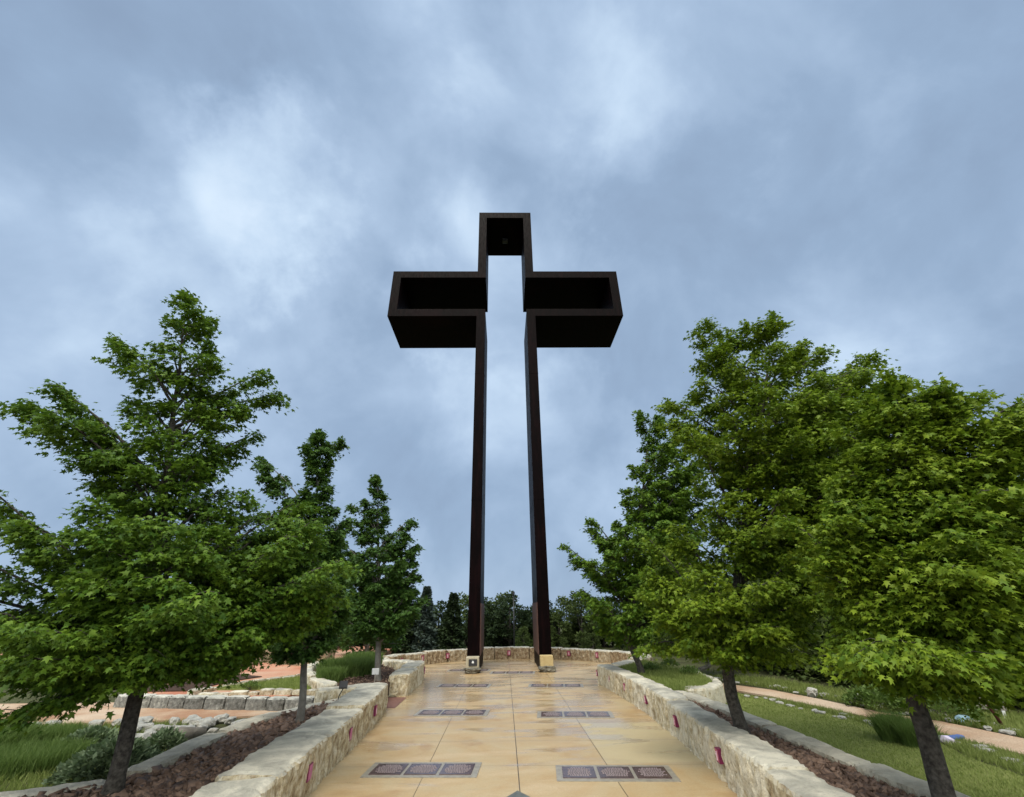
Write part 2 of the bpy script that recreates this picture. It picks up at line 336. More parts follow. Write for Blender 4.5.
# upper terrace floor
sheet('path', [(-5.4, -5.9), (-9.6, -5.3), (-9.9, -5), (-9.9, 2), (-14, 6.5), (-34, 9), (-34, 16), (-6.5, 10), (-5.6, 4), (-5.2, -1)], TZ-.06, M['gravelpink'], thick=.6)
rp_far = [(640, 668), (680, 675), (722, 683.5), (771, 690), (820, 699.5), (850, 706), (880, 712.5), (940, 721.5), (1024, 739), (1150, 768)]
rp_near = [(640, 671), (680, 679), (722, 688), (771, 696.5), (820, 707), (850, 713.5), (880, 720), (940, 734), (1024, 755), (1150, 792)]
sheet('gravel_walk', [at(*q) for q in rp_far]+[at(*q) for q in rp_near[::-1]], .008, M['gravel'])
lawn_pts = [(3.8, -16), (3.7, -9), (4.6, -6.4), (5.3, -5.2), (5.2, -3.2), (5.9, -2.8)]+[tuple(at(*q)[:2]) for q in ((722, 690), (771, 699), (820, 710), (870, 724), (940, 742), (971, 758), (1024, 776), (1150, 815))]+[(6, -16)]
sheet('lawn', lawn_pts, -.005, M['lawn'], thick=.1)

# ------------------------------------------------------------------ stone walls
def wall(name, line, width, h, z0, m, label, cat, block=1.25, seed=0, rough=.035, chisel=.034, group=None, res=.045, gap=.02, topj=.03):
    rs = random.Random(seed); L = resample(line, res); n = len(L)
    tan = [((L[min(i+1, n-1)]-L[max(i-1, 0)]).normalized()) for i in range(n)]
    # block boundaries
    tot = (n-1); cuts = [0]
    while cuts[-1] < tot:
        c = cuts[-1]+max(3, int(rs.uniform(.75, 1.3)*block/res)); cuts.append(tot if tot-c < .5*block/res else c)
    V = []; F = []
    nh = max(5, int(h/.042)); nw = max(5, int(width/.08))
    prof = [(-.5, j/nh) for j in range(nh+1)]+[(-.5+j/nw, 1) for j in range(1, nw)]+[(.5, 1-j/nh) for j in range(nh+1)]
    K = len(prof)
    for c0, c1 in zip(cuts, cuts[1:]):
        dz = rs.uniform(-topj, topj); dw = rs.uniform(-.02, .02); off = rs.uniform(-.012, .012); b = len(V); sd = rs.uniform(0, 90)
        rows = [(c0, -1)] + [(i, 0) for i in range(c0, c1+1)] + [(c1, 1)]
        for q, (i, e) in enumerate(rows):
            t = tan[i]; nrm = Vector((t.y, -t.x)); endd = min(i-c0, c1-i)*res
            sh = gap if i == c0 else (-gap if i == c1 else 0)
            for (a, hh) in prof:
                side = -1 if a <= -.5 else (1 if a >= .5 else 0)
                w = width+dw; z = hh*(h+dz); s = a*w+off
                P = L[i]+nrm*s+t*sh
                v3 = Vector((P.x*1.0, P.y, z+z0))
                nz1 = noise.noise(Vector((v3.x*2.1+sd, v3.y*2.1, v3.z*2.1))); nz2 = noise.noise(Vector((v3.x*9, v3.y*9, v3.z*4+sd))); nz3 = noise.noise(Vector((v3.x*22, v3.y*22, v3.z*9)))
                if side:
                    d = nz1*rough+nz2*chisel+nz3*chisel*.75
                    if hh > .93: d -= .018
                    if endd < .07: d -= .028
                    P = P+nrm*side*d
                if hh >= 1 or not side:
                    z += nz1*.016+nz2*.009
                    if endd < .05: z -= .012
                if side and hh >= 1: z -= .012+abs(nz2)*.015
                if e: P = P.lerp(L[i], .10)+t*(.008*e) if False else P
                V.append((P.x, P.y, z0+z))
        rown = len(rows)
        for r in range(rown-1):
            if rows[r][0] == rows[r+1][0]: continue
            for kk in range(K-1):
                F.append((b+r*K+kk, b+r*K+kk+1, b+(r+1)*K+kk+1, b+(r+1)*K+kk))
        # end caps as grids across the block
        for r, fl in ((1, 0), (rown-2, 1)):
            ring = [b+r*K+j for j in range(K)]; ie = rows[r][0]; tdir = tan[ie]*(-1 if fl == 0 else 1)
            left = ring[:nh+1]; right = ring[::-1][:nh+1]; grid = []
            for j in range(nh+1):
                row = [left[j]]; A = Vector(V[left[j]]); B = Vector(V[right[j]])
                for c in range(1, nw):
                    if j == nh: row.append(ring[nh+c]); continue
                    Q = A.lerp(B, c/nw); d = .03*noise.noise(Q*7)+.015*noise.noise(Q*18)+.012
                    V.append((Q.x+tdir.x*d, Q.y+tdir.y*d, Q.z)); row.append(len(V)-1)
                row.append(right[j]); grid.append(row)
            for j in range(nh):
                for c in range(nw):
                    q = (grid[j][c], grid[j][c+1], grid[j+1][c+1], grid[j+1][c]); F.append(q if fl == 0 else q[::-1])
    bm = bmesh.new(); bv = [bm.verts.new(v) for v in V]
    for f in F:
        try: bm.faces.new([bv[i] for i in f])
        except ValueError: pass
    loose = [v for v in bm.verts if not v.link_faces]; bmesh.ops.delete(bm, geom=loose, context='VERTS')
    bmesh.ops.recalc_face_normals(bm, faces=bm.faces)
    me = bpy.data.meshes.new(name); bm.to_mesh(me); bm.free(); me.materials.append(m)
    o = link(bpy.data.objects.new(name, me)); tag(o, label, cat, group); return o
def off(line, d):
    P = [Vector((p[0], p[1])) for p in line]; out = []
    for i in range(len(P)):
        t = (P[min(i+1, len(P)-1)]-P[max(i-1, 0)]).normalized(); out.append(P[i]+Vector((t.y, -t.x))*d)
    return out
# left seat wall: its face towards the plaza, running away from the camera
LF = [(-2.45, -21), (-2.45, -15), (-2.5, -13), (-2.58, -11.4), (-2.66, -9.5), (-2.72, -8), (-2.82, -6.9), (-2.92, -6.18)]
wall('seat_wall', off(LF, -.34), .68, .50, 0, M['lime'], 'rough limestone seat wall nearest on the left of the plaza, mulch bed behind it', 'wall', 1.7, 1)
L2 = smooth_line([(-3.02, -4.68), (-3.04, -3.4), (-3.04, -2.2), (-3.12, -1.5)], 1)
wall('seat_wall', L2, .56, .52, 0, M['lime'], 'short thick limestone wall on the left beyond the red paver gap', 'wall', 1.2, 2)
wall('seat_wall', smooth_line([(-3.35, -1.05), (-4.0, -.35), (-4.75, .15)], 1), .48, .47, 0, M['lime'], 'limestone wall slanting back left from the short thick wall to the curved one', 'wall', 1.1, 3)
ring = [ringpt(a, RR+.24) for a in range(174, 5, -3)]
wall('round_wall', ring, .48, .45, 0, M['lime_brown'], 'curved brown limestone wall with pale top ringing the plaza behind the cross', 'wall', 1.3, 4)
wall('seat_wall', smooth_line([(4.85, -.75), (4.1, -1.7), (3.3, -2.75)], 1), .48, .47, 0, M['lime'], 'limestone wall slanting from the curved wall to the right hand seat wall', 'wall', 1.1, 5)
RF = [(2.58, -3.15), (2.68, -4.2), (2.76, -6), (2.8, -7.2), (2.76, -8.4), (2.68, -10.2), (2.56, -11.7), (2.42, -13.2), (2.35, -15), (2.35, -21)]
wall('seat_wall', off(RF, -.225), .45, .50, 0, M['lime'], 'long limestone seat wall along the right side of the plaza with pictogram plates', 'wall', 1.35, 6)
# left bed: outer curb
LC = [tuple(at(u, v, .33)[:2]) for u, v in ((-120, 812), (0, 792), (60, 785), (100, 780))]
wall('stone_curb', [(-7.4, -12.9)] + LC + [(-4.72, -11.75)], .34, .36, -.03, M['curb'], 'pale cut stone curb at the lower left corner beneath the nearest left maple', 'curb', 1.6, 11, .02, .01)
wall('stone_curb', [(-4.62, -11.55), (-4.66, -10.6), (-4.68, -9.75)], .36, .37, -.03, M['curb'], 'long grey white curb stone between the green shrub and mulch bed', 'curb', 1.9, 12, .02, .01)
wall('stone_curb', smooth_line([(-4.66, -9.6), (-4.6, -8.7), (-4.42, -8.0), (-4.05, -7.3), (-3.72, -6.75), (-3.35, -6.35)], 1), .36, .36, -.03, M['curb'], 'low stone curb running behind the slim second left maple', 'curb', 1.6, 13, .02, .01)
# right bed outer curb
RCB = smooth_line([(3.50, -7.35), (3.66, -8.5), (3.74, -9.8), (3.80, -10.9), (3.83, -12), (3.92, -13), (4.06, -14.5)], 1)
wall('stone_curb', RCB, .34, .46, -.03, M['curb'], 'low pale stone curb between the right mulch bed and the lawn', 'curb', 1.6, 14, .02, .01)
# curved planter walls
RK = smooth_line([(3.75, -7.05), (4.35, -6.95), (4.85, -6.2), (5.12, -5.2), (5.0, -4.0), (4.75, -3.0), (4.45, -1.9)], 2)
wall('planter_wall', RK, .34, .42, -.03, M['lime'], 'white curved limestone planter wall around the small raised lawn on the right', 'wall', 1.0, 15, .025, .015)
LK1 = [tuple(at(u, v, .45)[:2]) for u, v in ((332, 684), (316, 677), (306, 671), (309, 665), (322, 662))]
wall('planter_wall', smooth_line(LK1, 2), .34, .46, 0, M['lime'], 'curved limestone planter wall bulging left around the grassy bed', 'wall', .9, 16, .025, .015)
LK2 = [tuple(at(u, v, .45)[:2]) for u, v in ((317, 691), (345, 688), (384, 684.5))]
wall('planter_wall', LK2, .42, .47, 0, M['lime'], 'straight limestone block wall between the grassy bed and the mulch bed', 'wall', 1.0, 17, .03, .02)
# left terrace walls
TW = [tuple(at(u, v, .28)[:2]) for u, v in ((120, 693), (200, 694.3), (316, 696))]
wall('terrace_wall', TW, .24, .26, 0, M['greywall'], 'low grey stone retaining wall with white cap beside the left gravel walk', 'wall', .55, 18, .015, .01, topj=.006)
for nm, pts, lab in (('stone_edging', ((190, 690), (225, 683), (262, 678), (318, 671)), 'row of white edging stones slanting behind the left terrace lawn'),
                     ('stone_edging', ((200, 690.5), (260, 689), (318, 688.5)), 'row of white edging stones along the front of the terrace lawn'),
                     ('stone_edging', ((170, 660), (240, 658), (322, 660)), 'far row of pale edging stones behind the pink gravel')):
    wall(nm, [tuple(at(u, v, TZ+.06)[:2]) for u, v in pts], .17, .10, TZ-.06, M['lime'], lab, 'stone edging', .4, hash(lab) % 97 if False else len(lab), .02, .01, res=.09)
wall('garden_wall', [tuple(at(u, v, .9)[:2]) for u, v in ((150, 640), (228, 641), (332, 646))], .4, .75, .15, M['lime_brown'], 'distant limestone wall between the left maples beyond the pink gravel', 'wall', 1.4, 21, res=.12)

# soil, mulch and small lawns inside the beds
def bed(name, pts, z, m, kind='structure', th=.3): return sheet(name, pts, z, m, kind, th)
bedL = [(-3.0, -21), (-3.05, -13), (-3.15, -11), (-3.2, -9), (-3.3, -7), (-3.5, -6.45), (-4.3, -7.8), (-4.6, -9), (-4.6, -11.6), (-4.8, -11.95), (-7.4, -13.1), (-7.4, -21)]
bedR = [(2.65, -21), (2.72, -13), (2.98, -10.2), (3.06, -8.4), (3.1, -7.2), (3.40, -7.3), (3.6, -8.5), (3.66, -9.8), (3.7, -10.9), (3.74, -12), (3.84, -13), (4.0, -14.5), (4.6, -21)]
bed('mulch_bed', bedL, .25, M['mulch']); bed('mulch_bed', bedR, .31, M['mulch'])
bedRg = [(3.2, -7.3), (3.3, -5), (3.2, -3.3), (4.6, -1.3), (4.7, -3), (5.0, -4.2), (5.0, -5.2), (4.8, -6.1), (4.3, -6.85), (3.75, -7.2)]
bed('raised_lawn', bedRg, .36, M['lawn'])
bedLg = [tuple(at(u, v, .35)[:2]) for u, v in ((384, 689), (345, 691), (325, 690), (308, 678), (312, 668), (326, 664), (372, 661), (398, 670))]
bed('planting_bed', bedLg, .33, M['mulch'])
tl = [tuple(at(u, v, TZ-.03)[:2]) for u, v in ((212, 689), (318, 689), (318, 673), (262, 680), (225, 685))]
bed('terrace_lawn', tl, TZ-.03, M['lawn'], th=.1)
tm = [tuple(at(u, v, TZ-.03)[:2]) for u, v in ((130, 691), (192, 690), (228, 681), (262, 676), (240, 674), (190, 680))]
bed('terrace_bed', tm, TZ-.035, M['mulch'], th=.1)

def inpoly(P, poly):
    P = np.asarray(P); x, y = P[:, 0], P[:, 1]; c = np.zeros(len(P), bool); n = len(poly); j = n-1
    for i in range(n):
        xi, yi = poly[i][:2]; xj, yj = poly[j][:2]
        t = ((yi > y) != (yj > y)) & (x < (xj-xi)*(y-yi)/(yj-yi+1e-12)+xi); c ^= t; j = i
    return c
def sample(poly, n, ylo=-15.5, weight=True):
    a = np.array([q[:2] for q in poly], float); lo, hi = a.min(0), a.max(0); lo[1] = max(lo[1], ylo); out = np.zeros((0, 2))
    while len(out) < n:
        P = rng.uniform(lo, hi, (n*3, 2)); P = P[inpoly(P, poly)]
        if weight:
            d = np.hypot(P[:, 0]-CX, P[:, 1]+CD); P = P[rng.random(len(P)) < np.clip((6/d)**1.3, 0, 1)]
        out = np.vstack([out, P])
    return out[:n]
def frames(n, tiltmax):
    a = rng.uniform(0, 2*np.pi, n); t = rng.uniform(-1, 1, (n, 2))*tiltmax
    X = np.stack([np.cos(a), np.sin(a), t[:, 0]], 1); X /= np.linalg.norm(X, axis=1)[:, None]
    Y = np.stack([-np.sin(a), np.cos(a), t[:, 1]], 1); Z = np.cross(X, Y); Z /= np.linalg.norm(Z, axis=1)[:, None]; Y = np.cross(Z, X)
    return X, Y, Z
def chips(name, poly, z, n, size=.06, ylo=-15.5, matn='chips'):
    global rng; rng = np.random.default_rng(n)
    P = sample(poly, n, ylo); X, Y, Z = frames(n, .7)
    s = rng.uniform(.5, 1.5, (n, 3))*np.array([size, size*.6, size*.3])*(rng.uniform(.45, 1.35, n)**1.3)[:, None]
    c = np.concatenate([P, (z+rng.uniform(-.005, .045, n))[:, None]], 1)
    cor = np.array([(-1, -1, -1), (1, -.7, -1), (.8, 1, -1), (-.8, .8, -1), (-.8, -.9, 1), (.9, -.6, 1), (.7, .7, 1), (-1, .6, 1)])*.5
    V = c[:, None]+cor[None, :, 0:1]*(X*s[:, :1])[:, None]+cor[None, :, 1:2]*(Y*s[:, 1:2])[:, None]+cor[None, :, 2:3]*(Z*s[:, 2:])[:, None]
    f = np.array([(0, 3, 2, 1), (4, 5, 6, 7), (0, 1, 5, 4), (1, 2, 6, 5), (2, 3, 7, 6), (3, 0, 4, 7)]).ravel()
    lo = (np.arange(n)[:, None]*8+f[None]).ravel(); st = np.arange(n*6)*4
    return tag(fast_mesh(name, V.reshape(-1, 3), lo, st, M[matn]), kind='stuff')
o = chips('bark_mulch', bedL, .25, 16000, .095); tag(o, 'dark brown bark mulch filling the left bed behind the seat wall', 'mulch')
o = chips('bark_mulch', bedR, .31, 9000, .075); tag(o, 'dark brown bark mulch filling the narrow right bed behind the seat wall', 'mulch')
o = chips('bark_mulch', bedLg, .33, 1500, .05); tag(o, 'brown mulch in the small planted bed on the left', 'mulch')

def blades(name, P, z, h, w, matn, parent=None, lean=.35):
    n = len(P); a = rng.uniform(0, 2*np.pi, n); hh = h*rng.uniform(.5, 1.2, n); l = rng.normal(0, lean, (n, 2))*hh[:, None]
    zz = np.full(n, z) if np.isscalar(z) else z
    b = np.stack([P[:, 0], P[:, 1], zz], 1); sd = np.stack([np.cos(a), np.sin(a), np.zeros(n)], 1)*w/2
    mid = b+np.concatenate([l*.35, (hh*.6)[:, None]], 1); tip = b+np.concatenate([l, hh[:, None]], 1)
    V = np.stack([b-sd, b+sd, mid+sd*.7, mid-sd*.7, tip], 1)
    lo = (np.arange(n)[:, None]*5+np.array([0, 1, 2, 3, 3, 2, 4])[None]).ravel()
    st = (np.arange(n)[:, None]*7+np.array([0, 4])[None]).ravel()
    return fast_mesh(name, V.reshape(-1, 3), lo, st, M[matn], parent)
tag(blades('lawn_grass', sample(lawn_pts, 60000, -14.5), -.005, .034, .008, 'grass', None, .8), 'short green lawn beyond the right mulch bed', 'grass', kind='stuff')
tag(blades('lawn_grass', sample(bedRg, 16000), .36, .10, .010, 'grass'), 'longer grass on the small raised lawn inside the curved wall', 'grass', kind='stuff')
tag(blades('lawn_grass', sample(tl, 9000), TZ-.03, .05, .012, 'grass'), 'small triangle of lawn on the left terrace', 'grass', kind='stuff')

# ------------------------------------------------------------------ the cross
root = tag(empty('cross', (0, 0, 0)), 'towering hollow dark steel cross on two posts in the plaza centre', 'cross')
HW, HA, DEP, ZB, ZA, ZT, B = 1.5551, 6.2306, 3.0745, 15.8809, 18.9685, 23.65, .46
outer = [(-HW, 0), (-HW, ZB), (-HA, ZB), (-HA, ZA), (-HW, ZA), (-HW, ZT), (HW, ZT), (HW, ZA), (HA, ZA), (HA, ZB), (HW, ZB), (HW, 0)]
inner = [(-HW+B, 0), (-HW+B, ZB+B), (-HA+B, ZB+B), (-HA+B, ZA-B), (-HW+B, ZA-B), (-HW+B, ZT-B), (HW-B, ZT-B), (HW-B, ZA-B), (HA-B, ZA-B), (HA-B, ZB+B), (HW-B, ZB+B), (HW-B, 0)]
n = 12; V = [(x, 0, z) for x, z in outer]+[(x, 0, z) for x, z in inner]+[(x, DEP, z) for x, z in outer]+[(x, DEP, z) for x, z in inner]; F = []
for i in range(n-1):
    F += [(i, i+1, n+i+1, n+i), (2*n+i, 3*n+i, 3*n+i+1, 2*n+i+1), (i, 2*n+i, 2*n+i+1, i+1), (n+i, n+i+1, 3*n+i+1, 3*n+i)]
F += [(0, n, 3*n, 2*n), (n-1, 3*n-1, 4*n-1, 2*n-1)]
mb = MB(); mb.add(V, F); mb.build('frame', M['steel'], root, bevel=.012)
for s in (-1, 1):
    m2 = MB(); m2.box((s*(HW-B-.008), DEP/2, 1.36), (.03, DEP-.05, 1.75)); pn = m2.build('side_plate', M['steelbrown'], root, bevel=.004)
    for zz in (6.2, 12.4):
        m2 = MB(); m2.box((s*(HW-B/2), DEP/2, zz), (B+.012, DEP+.012, .018)); m2.build('weld_seam', M['steel'], root)
m2 = MB(); m2.box((0, 1.7, ZT-B-.08), (.34, .34, .18)); m2.box((0, 1.7, ZT-B-.19), (.22, .22, .06)); m2.build('ceiling_light', M['black'], root, bevel=.02)

def rubble(name, c, dims, mt, parent, seed, nn=9, sub=2, amp=.12):
    bm = bmesh.new(); bmesh.ops.create_icosphere(bm, subdivisions=sub+1, radius=.5)
    for v in bm.verts:
        q = v.co*1.0; mx = max(abs(q.x), abs(q.y), abs(q.z)); q = q.lerp(q*(.5/mx), .55)
        q += q.normalized()*amp*(noise.noise(q*2.6+Vector((seed*3.1, 0, seed)))+.5*noise.noise(q*6+Vector((seed, 5, 0))))
        v.co = Vector((q.x*dims[0]+c[0], q.y*dims[1]+c[1], q.z*dims[2]+c[2]))
    me = bpy.data.meshes.new(name); bm.to_mesh(me); bm.free(); me.materials.append(mt); return link(bpy.data.objects.new(name, me), parent)
for s, blk, lab in ((-1, 'whiteblock', 'cream stone block with small black plaque at the foot of the left post'), (1, 'tanblock', 'plain tan stone block on dark rubble at the foot of the right post')):
    x0 = s*(HW-B/2); r = tag(empty('stone_block', (x0, -.32, 0)), lab, 'stone block')
    rubble('rubble_base', (0, 0, .085), (.56, .50, .20), M['darkrock'], r, 5+s, amp=.16)
    q = MB(); q.box((0, .04, .335), (.46, .40, .33)); q.build('block', M[blk], r, bevel=.015)
    if s < 0:
        q = MB(); q.box((0.02, -.17, .335), (.30, .03, .20)); pl = q.build('plaque', M['black'], r, bevel=.004)
        q = MB(); q.tube([(.02, -.190, .365), (.02, -.184, .365)], [.028]*2, 12); q.box((0.02, -.188, .335), (.075, .006, .04)); q.build('emblem', M['white'], pl)

# ------------------------------------------------------------------ floor plaques
rows = [(-1.33, -10.50, .07, 'row of three bronze plates nearest the camera on the left of the centre joint'), (1.30, -10.82, .08, 'row of three bronze plates nearest the camera on the right of the centre joint'),
        (-1.32, -6.82, .10, 'second row of three bronze plates left of the centre joint'), (1.29, -7.25, .09, 'second row of three bronze plates right of the centre joint'),
        (-1.38, -3.15, .12, 'third row of bronze plates left, short of the left post'), (1.30, -3.45, .12, 'third row of bronze plates right, short of the right post'),
        (-1.5, .45, .1, 'faint farthest row of bronze plates set beside the left post'), (.1, -.45, .1, 'farthest row of bronze plates between the two posts')]
for x0, y0, sk, lab in rows:
    r = tag(empty('plaque_row', (x0, y0, .003), -sk), lab, 'floor plaque', 'bronze plaque rows set in the plaza floor')
    q = MB(); q.box((0, 0, .0015), (1.58, .62, .011)); bo = q.build('border', M['border'], r)
    for i in (-1, 0, 1):
        q = MB(); q.box((i*.485, 0, .009), (.44, .44, .012)); nb_ = len(q.f); rr = random.Random(x0*9+i+y0)
        for ln in range(8):
            yy = .15-ln*.043; w = (.17*math.sqrt(max(.15, 1-(abs(ln-3.8)/4.6)**2)))*rr.uniform(.8, 1.1); xx = -w
            while xx < w:
                lw = rr.uniform(.012, .035); q.box((i*.485+xx+lw/2, yy, .0165), (lw, .017, .004)); xx += lw+.009
        pl = q.build('tablet', M['bronze'], r); pl.data.materials.append(M['bronzetext'])
        for pf in pl.data.polygons[nb_:]: pf.material_index = 1
q = MB(); q.add([(-.24, -.34, .0), (0, 0, .0), (.24, -.34, .0), (0, -.68, .0), (-.24, -.34, .008), (0, 0, .008), (.24, -.34, .008), (0, -.68, .008)], [(4, 7, 6, 5), (0, 1, 5, 4), (1, 2, 6, 5), (2, 3, 7, 6), (3, 0, 4, 7)])
o = q.build('diamond_paver', M['diamond']); o.location = (-.03, -11.36, .001); tag(o, 'grey slate diamond set in the centre joint at the bottom edge', 'paver')

# ------------------------------------------------------------------ plates on the walls
def face_at(line, u, z, flip=1):
    L = resample(line, .03); best = None
    for i in range(1, len(L)-1):
        pu, pv = proj((L[i].x, L[i].y, z))
        if best is None or abs(pu-u) < best[0]: best = (abs(pu-u), L[i], (L[i+1]-L[i-1]).normalized())
    return best[1], best[2]
def plate(u, line, z, style, lab, sz=.17, tilt=0):
    P, t = face_at(line, u, z); n_ = Vector((t.y, -t.x))
    toC = Vector((CX, -CD))-P
    if n_.dot(toC) < 0: n_ = -n_
    P = P+n_*.0; rz = math.atan2(n_.y, n_.x)+math.pi/2
    r = tag(empty('wall_plate', (P.x, P.y, z), rz), lab, 'wall plate', 'pink pictogram plates on the plaza walls')
    q = MB(); q.box((0, 0.0, 0), (sz, .06, sz*1.3)); q.build('frame', M['magenta'], r, bevel=.004)
    q = MB(); q.box((0, -.027, 0), (sz*.84, .008, sz*1.12)); pn = q.build('panel', M['pink'] if style == 0 else M['redpanel'], r)
    if style:
        q = MB(); rr = random.Random(int(u)); s = sz/.17
        hx = rr.uniform(-.02, .02)*s; q.tube([(hx, -.036, .045*s), (hx, -.031, .045*s)], [.016*s]*2, 10)
        q.box((hx, -.034, .0), (.035*s, .006, .06*s), 0); q.box((hx-.012*s, -.0338, -.048*s), (.014*s, .006, .05*s)); q.box((hx+.014*s, -.0338, -.048*s), (.014*s, .006, .05*s))
        q.box((hx+rr.choice((-1, 1))*.032*s, -.0342, rr.uniform(-.01, .02)*s), (.034*s, .006, .014*s))
        q.build('figure', M['figure'], pn)
ringin = [ringpt(a, RR) for a in range(174, 5, -2)]
for u, st, lab in ((308, 0, 'plain pink plate nearest the camera on the left seat wall'), (349, 0, 'second plain pink plate along the left seat wall'), (375, 1, 'reddish plate near the far end of the left seat wall')):
    plate(u, LF, .27, st, lab, .13)
plate(424, off(L2, .28), .28, 1, 'dull red plate on the short thick wall beyond the gap', .15)
for u, lab in ((401, 'leftmost red plate on the curved wall behind the cross'), (422, 'second red plate from the left on the curved wall'), (447.5, 'red plate on the curved wall just left of the left post'),
               (509, 'red plate on the curved wall framed between the two posts'), (569, 'red plate on the curved wall just right of the right post'), (597, 'rightmost red plate on the curved wall')):
    plate(u, ringin, .25, 1, lab, .155)
for i, (u, v) in enumerate(((597.5, 676), (610, 684), (625, 695), (646, 709), (676, 730), (719, 761))):
    plate(u, RF, .27, 1, ['farthest plate on the right seat wall', 'second farthest pictogram plate on the right seat wall', 'third pictogram plate from the far end of the right seat wall',
          'third nearest pictogram plate on the right seat wall', 'second nearest pictogram plate on the right seat wall', 'pink pictogram plate nearest the camera on the right seat wall'][i], .118)

# ------------------------------------------------------------------ foliage engine
LEAF = np.array([(0, 0), (.40, .02), (.22, .24), (.52, .56), (.17, .52), (0, 1), (-.40, .02), (-.22, .24), (-.52, .56), (-.17, .52)])
LF1 = [0, 1, 2, 3, 4, 5]; LF2 = [0, 5, 9, 8, 7, 6]
def leaves(name, C, D, size, m, parent, up=None, simple=False):
    """C leaf bases, D leaf directions (unit-ish), drooping leaves"""
    n = len(C); D = D/np.linalg.norm(D, axis=1)[:, None]
    U = np.tile(np.array([0, 0, 1.]), (n, 1))+rng.normal(0, .5, (n, 3))
    X = np.cross(D, U); X /= np.linalg.norm(X, axis=1)[:, None]+1e-9; Z = np.cross(X, D)
    s = (size*rng.uniform(.45, 1.25, n))[:, None, None]
    if simple:
        T = np.array([(0, 0), (.38, .45), (0, 1), (-.38, .45)]); k = 4; lo = [0, 1, 2, 3]; starts = [0]; per = 4
    else: T = LEAF; k = 10; lo = LF1+LF2; starts = [0, 6]; per = 12
    V = C[:, None]+s*(T[None, :, 0:1]*X[:, None]+T[None, :, 1:2]*D[:, None]-(np.abs(T[None, :, 0:1])*.35+T[None, :, 1:2]**2*.22)*Z[:, None])
    L = (np.arange(n)[:, None]*k+np.array(lo)[None]).ravel(); St = (np.arange(n)[:, None]*per+np.array(starts)[None]).ravel()
    return fast_mesh(name, V.reshape(-1, 3), L, St, m, parent)
def gen_tree(name, base, trunkpx, rowspx, tips, label, group, leafm, nleaf=24000, lsize=.10, ntip=80, r0=.085, depth=1.0, tw=.5, bark='bark', fork=1.25, seed=1, apex=None, simple=False):
    """base point; trunkpx/rowspx/tips are measured on the photo and turned into metres in the vertical plane through the base"""
    global rng; rng = np.random.default_rng(seed); rs = random.Random(seed)
    base = np.array(base, float); nrm = base-CAM; nrm[2] = 0; dist = np.linalg.norm(nrm); nrm /= dist; side = np.array([nrm[1], -nrm[0], 0])
    def pl(u, v):
        d = ((u-512)/FPX)*RT+((398.5-v)/FPX)*UP+FW; k_ = dist/(d@nrm); P = CAM+k_*d-base; return P@side, P[2]
    def P3(s, z, dep):                     # local position; nearer parts are a little smaller so the outline keeps its measured shape
        q = 1+dep/dist; hz = CH-base[2]
        s0 = (base-CAM)@side
        return np.array([0, 0, 0.])+side*((s+s0)*q-s0)+nrm*dep+np.array([0, 0, (z-hz)*q+hz])
    rows = []
    for v, ul, ur in rowspx:
        a = pl(ul, v); b = pl(ur, v); rows.append(((a[1]+b[1])/2, a[0], b[0]))
    rows.sort(); Z = np.array([r[0] for r in rows]); Lx = np.array([r[1] for r in rows]); Rx = np.array([r[2] for r in rows])
    tr = [np.array([0, 0, -.35]), np.array([0, 0, 0.])]
    for u, v in trunkpx: s, z = pl(u, v); tr.append(P3(s, z, rs.uniform(-.05, .05)))
    # leader continues to the apex through the crown middle
    ztop = Z[-1]; n_l = 7; zf = tr[-1][2]; last = tr[-1].copy()
    for i in range(1, n_l+1):
        z = zf+(ztop*.97-zf)*i/n_l; mid = (np.interp(z, Z, Lx)+np.interp(z, Z, Rx))/2; s0 = last@side
        ap = pl(*apex)[0] if apex else mid
        s = s0*(1-i/n_l)+ap*(i/n_l); tr.append(P3(s, z, rs.uniform(-.12, .12)*(1-i/n_l)))
    tr = np.array(tr); H = tr[-1][2]
    tl_ = np.array([0]+list(np.cumsum(np.linalg.norm(np.diff(tr, axis=0), axis=1)))); tl_ /= tl_[-1]
    def rad(z): return max(.008, r0*(1-max(0, z)/H)**.85*(1.0 if z > .12 else 1.0+.5*(1-max(z, 0)/.12)))
    mb = MB(); fine = [np.array([np.interp(t, tl_, tr[:, j]) for j in range(3)]) for t in np.linspace(0, 1, 26)]
    fine = [f+np.array([noise.noise(Vector((f[2]*1.7, seed, 0))), noise.noise(Vector((f[2]*1.7, 0, seed+3))), 0])*.035 for f in fine]
    mb.tube(fine, [rad(f[2]) for f in fine], 10)
    fz = np.array([f[2] for f in fine]); FA = np.array(fine)
    def trunk_at(z): return np.array([np.interp(z, fz, FA[:, j]) for j in range(3)])
    T = []
    for q in tips: s, z = pl(q[0], q[1]); T.append((P3(s, z, q[2]), True))
    ga = 0
    zlo = Z[0]
    zg = np.linspace(zlo, ztop, 200); wg = np.interp(zg, Z, Rx-Lx)**1.25+.12; cg = np.cumsum(wg); cg /= cg[-1]
    for i in range(ntip):
        t = (i+.5)/ntip; z = float(np.interp(t, cg, zg)); z += rs.uniform(-.1, .1); z = min(max(z, zlo+.02), ztop-.05)
        a, b = np.interp(z, Z, Lx), np.interp(z, Z, Rx); m_ = (a+b)/2; h = (b-a)/2; ga += 2.39996
        h *= .88+.85*(noise.noise(Vector((math.cos(ga)*1.3, math.sin(ga)*1.3, z*1.9+seed)))+.12); rr = rs.uniform(.5, .95); T.append((P3(m_+math.cos(ga)*h*rr, z, math.sin(ga)*min(h, 2.2)*rr*depth), False))
    Cs, Ds = [], []; per = nleaf/max(1, len(T)); tot_w = []
    segs = []
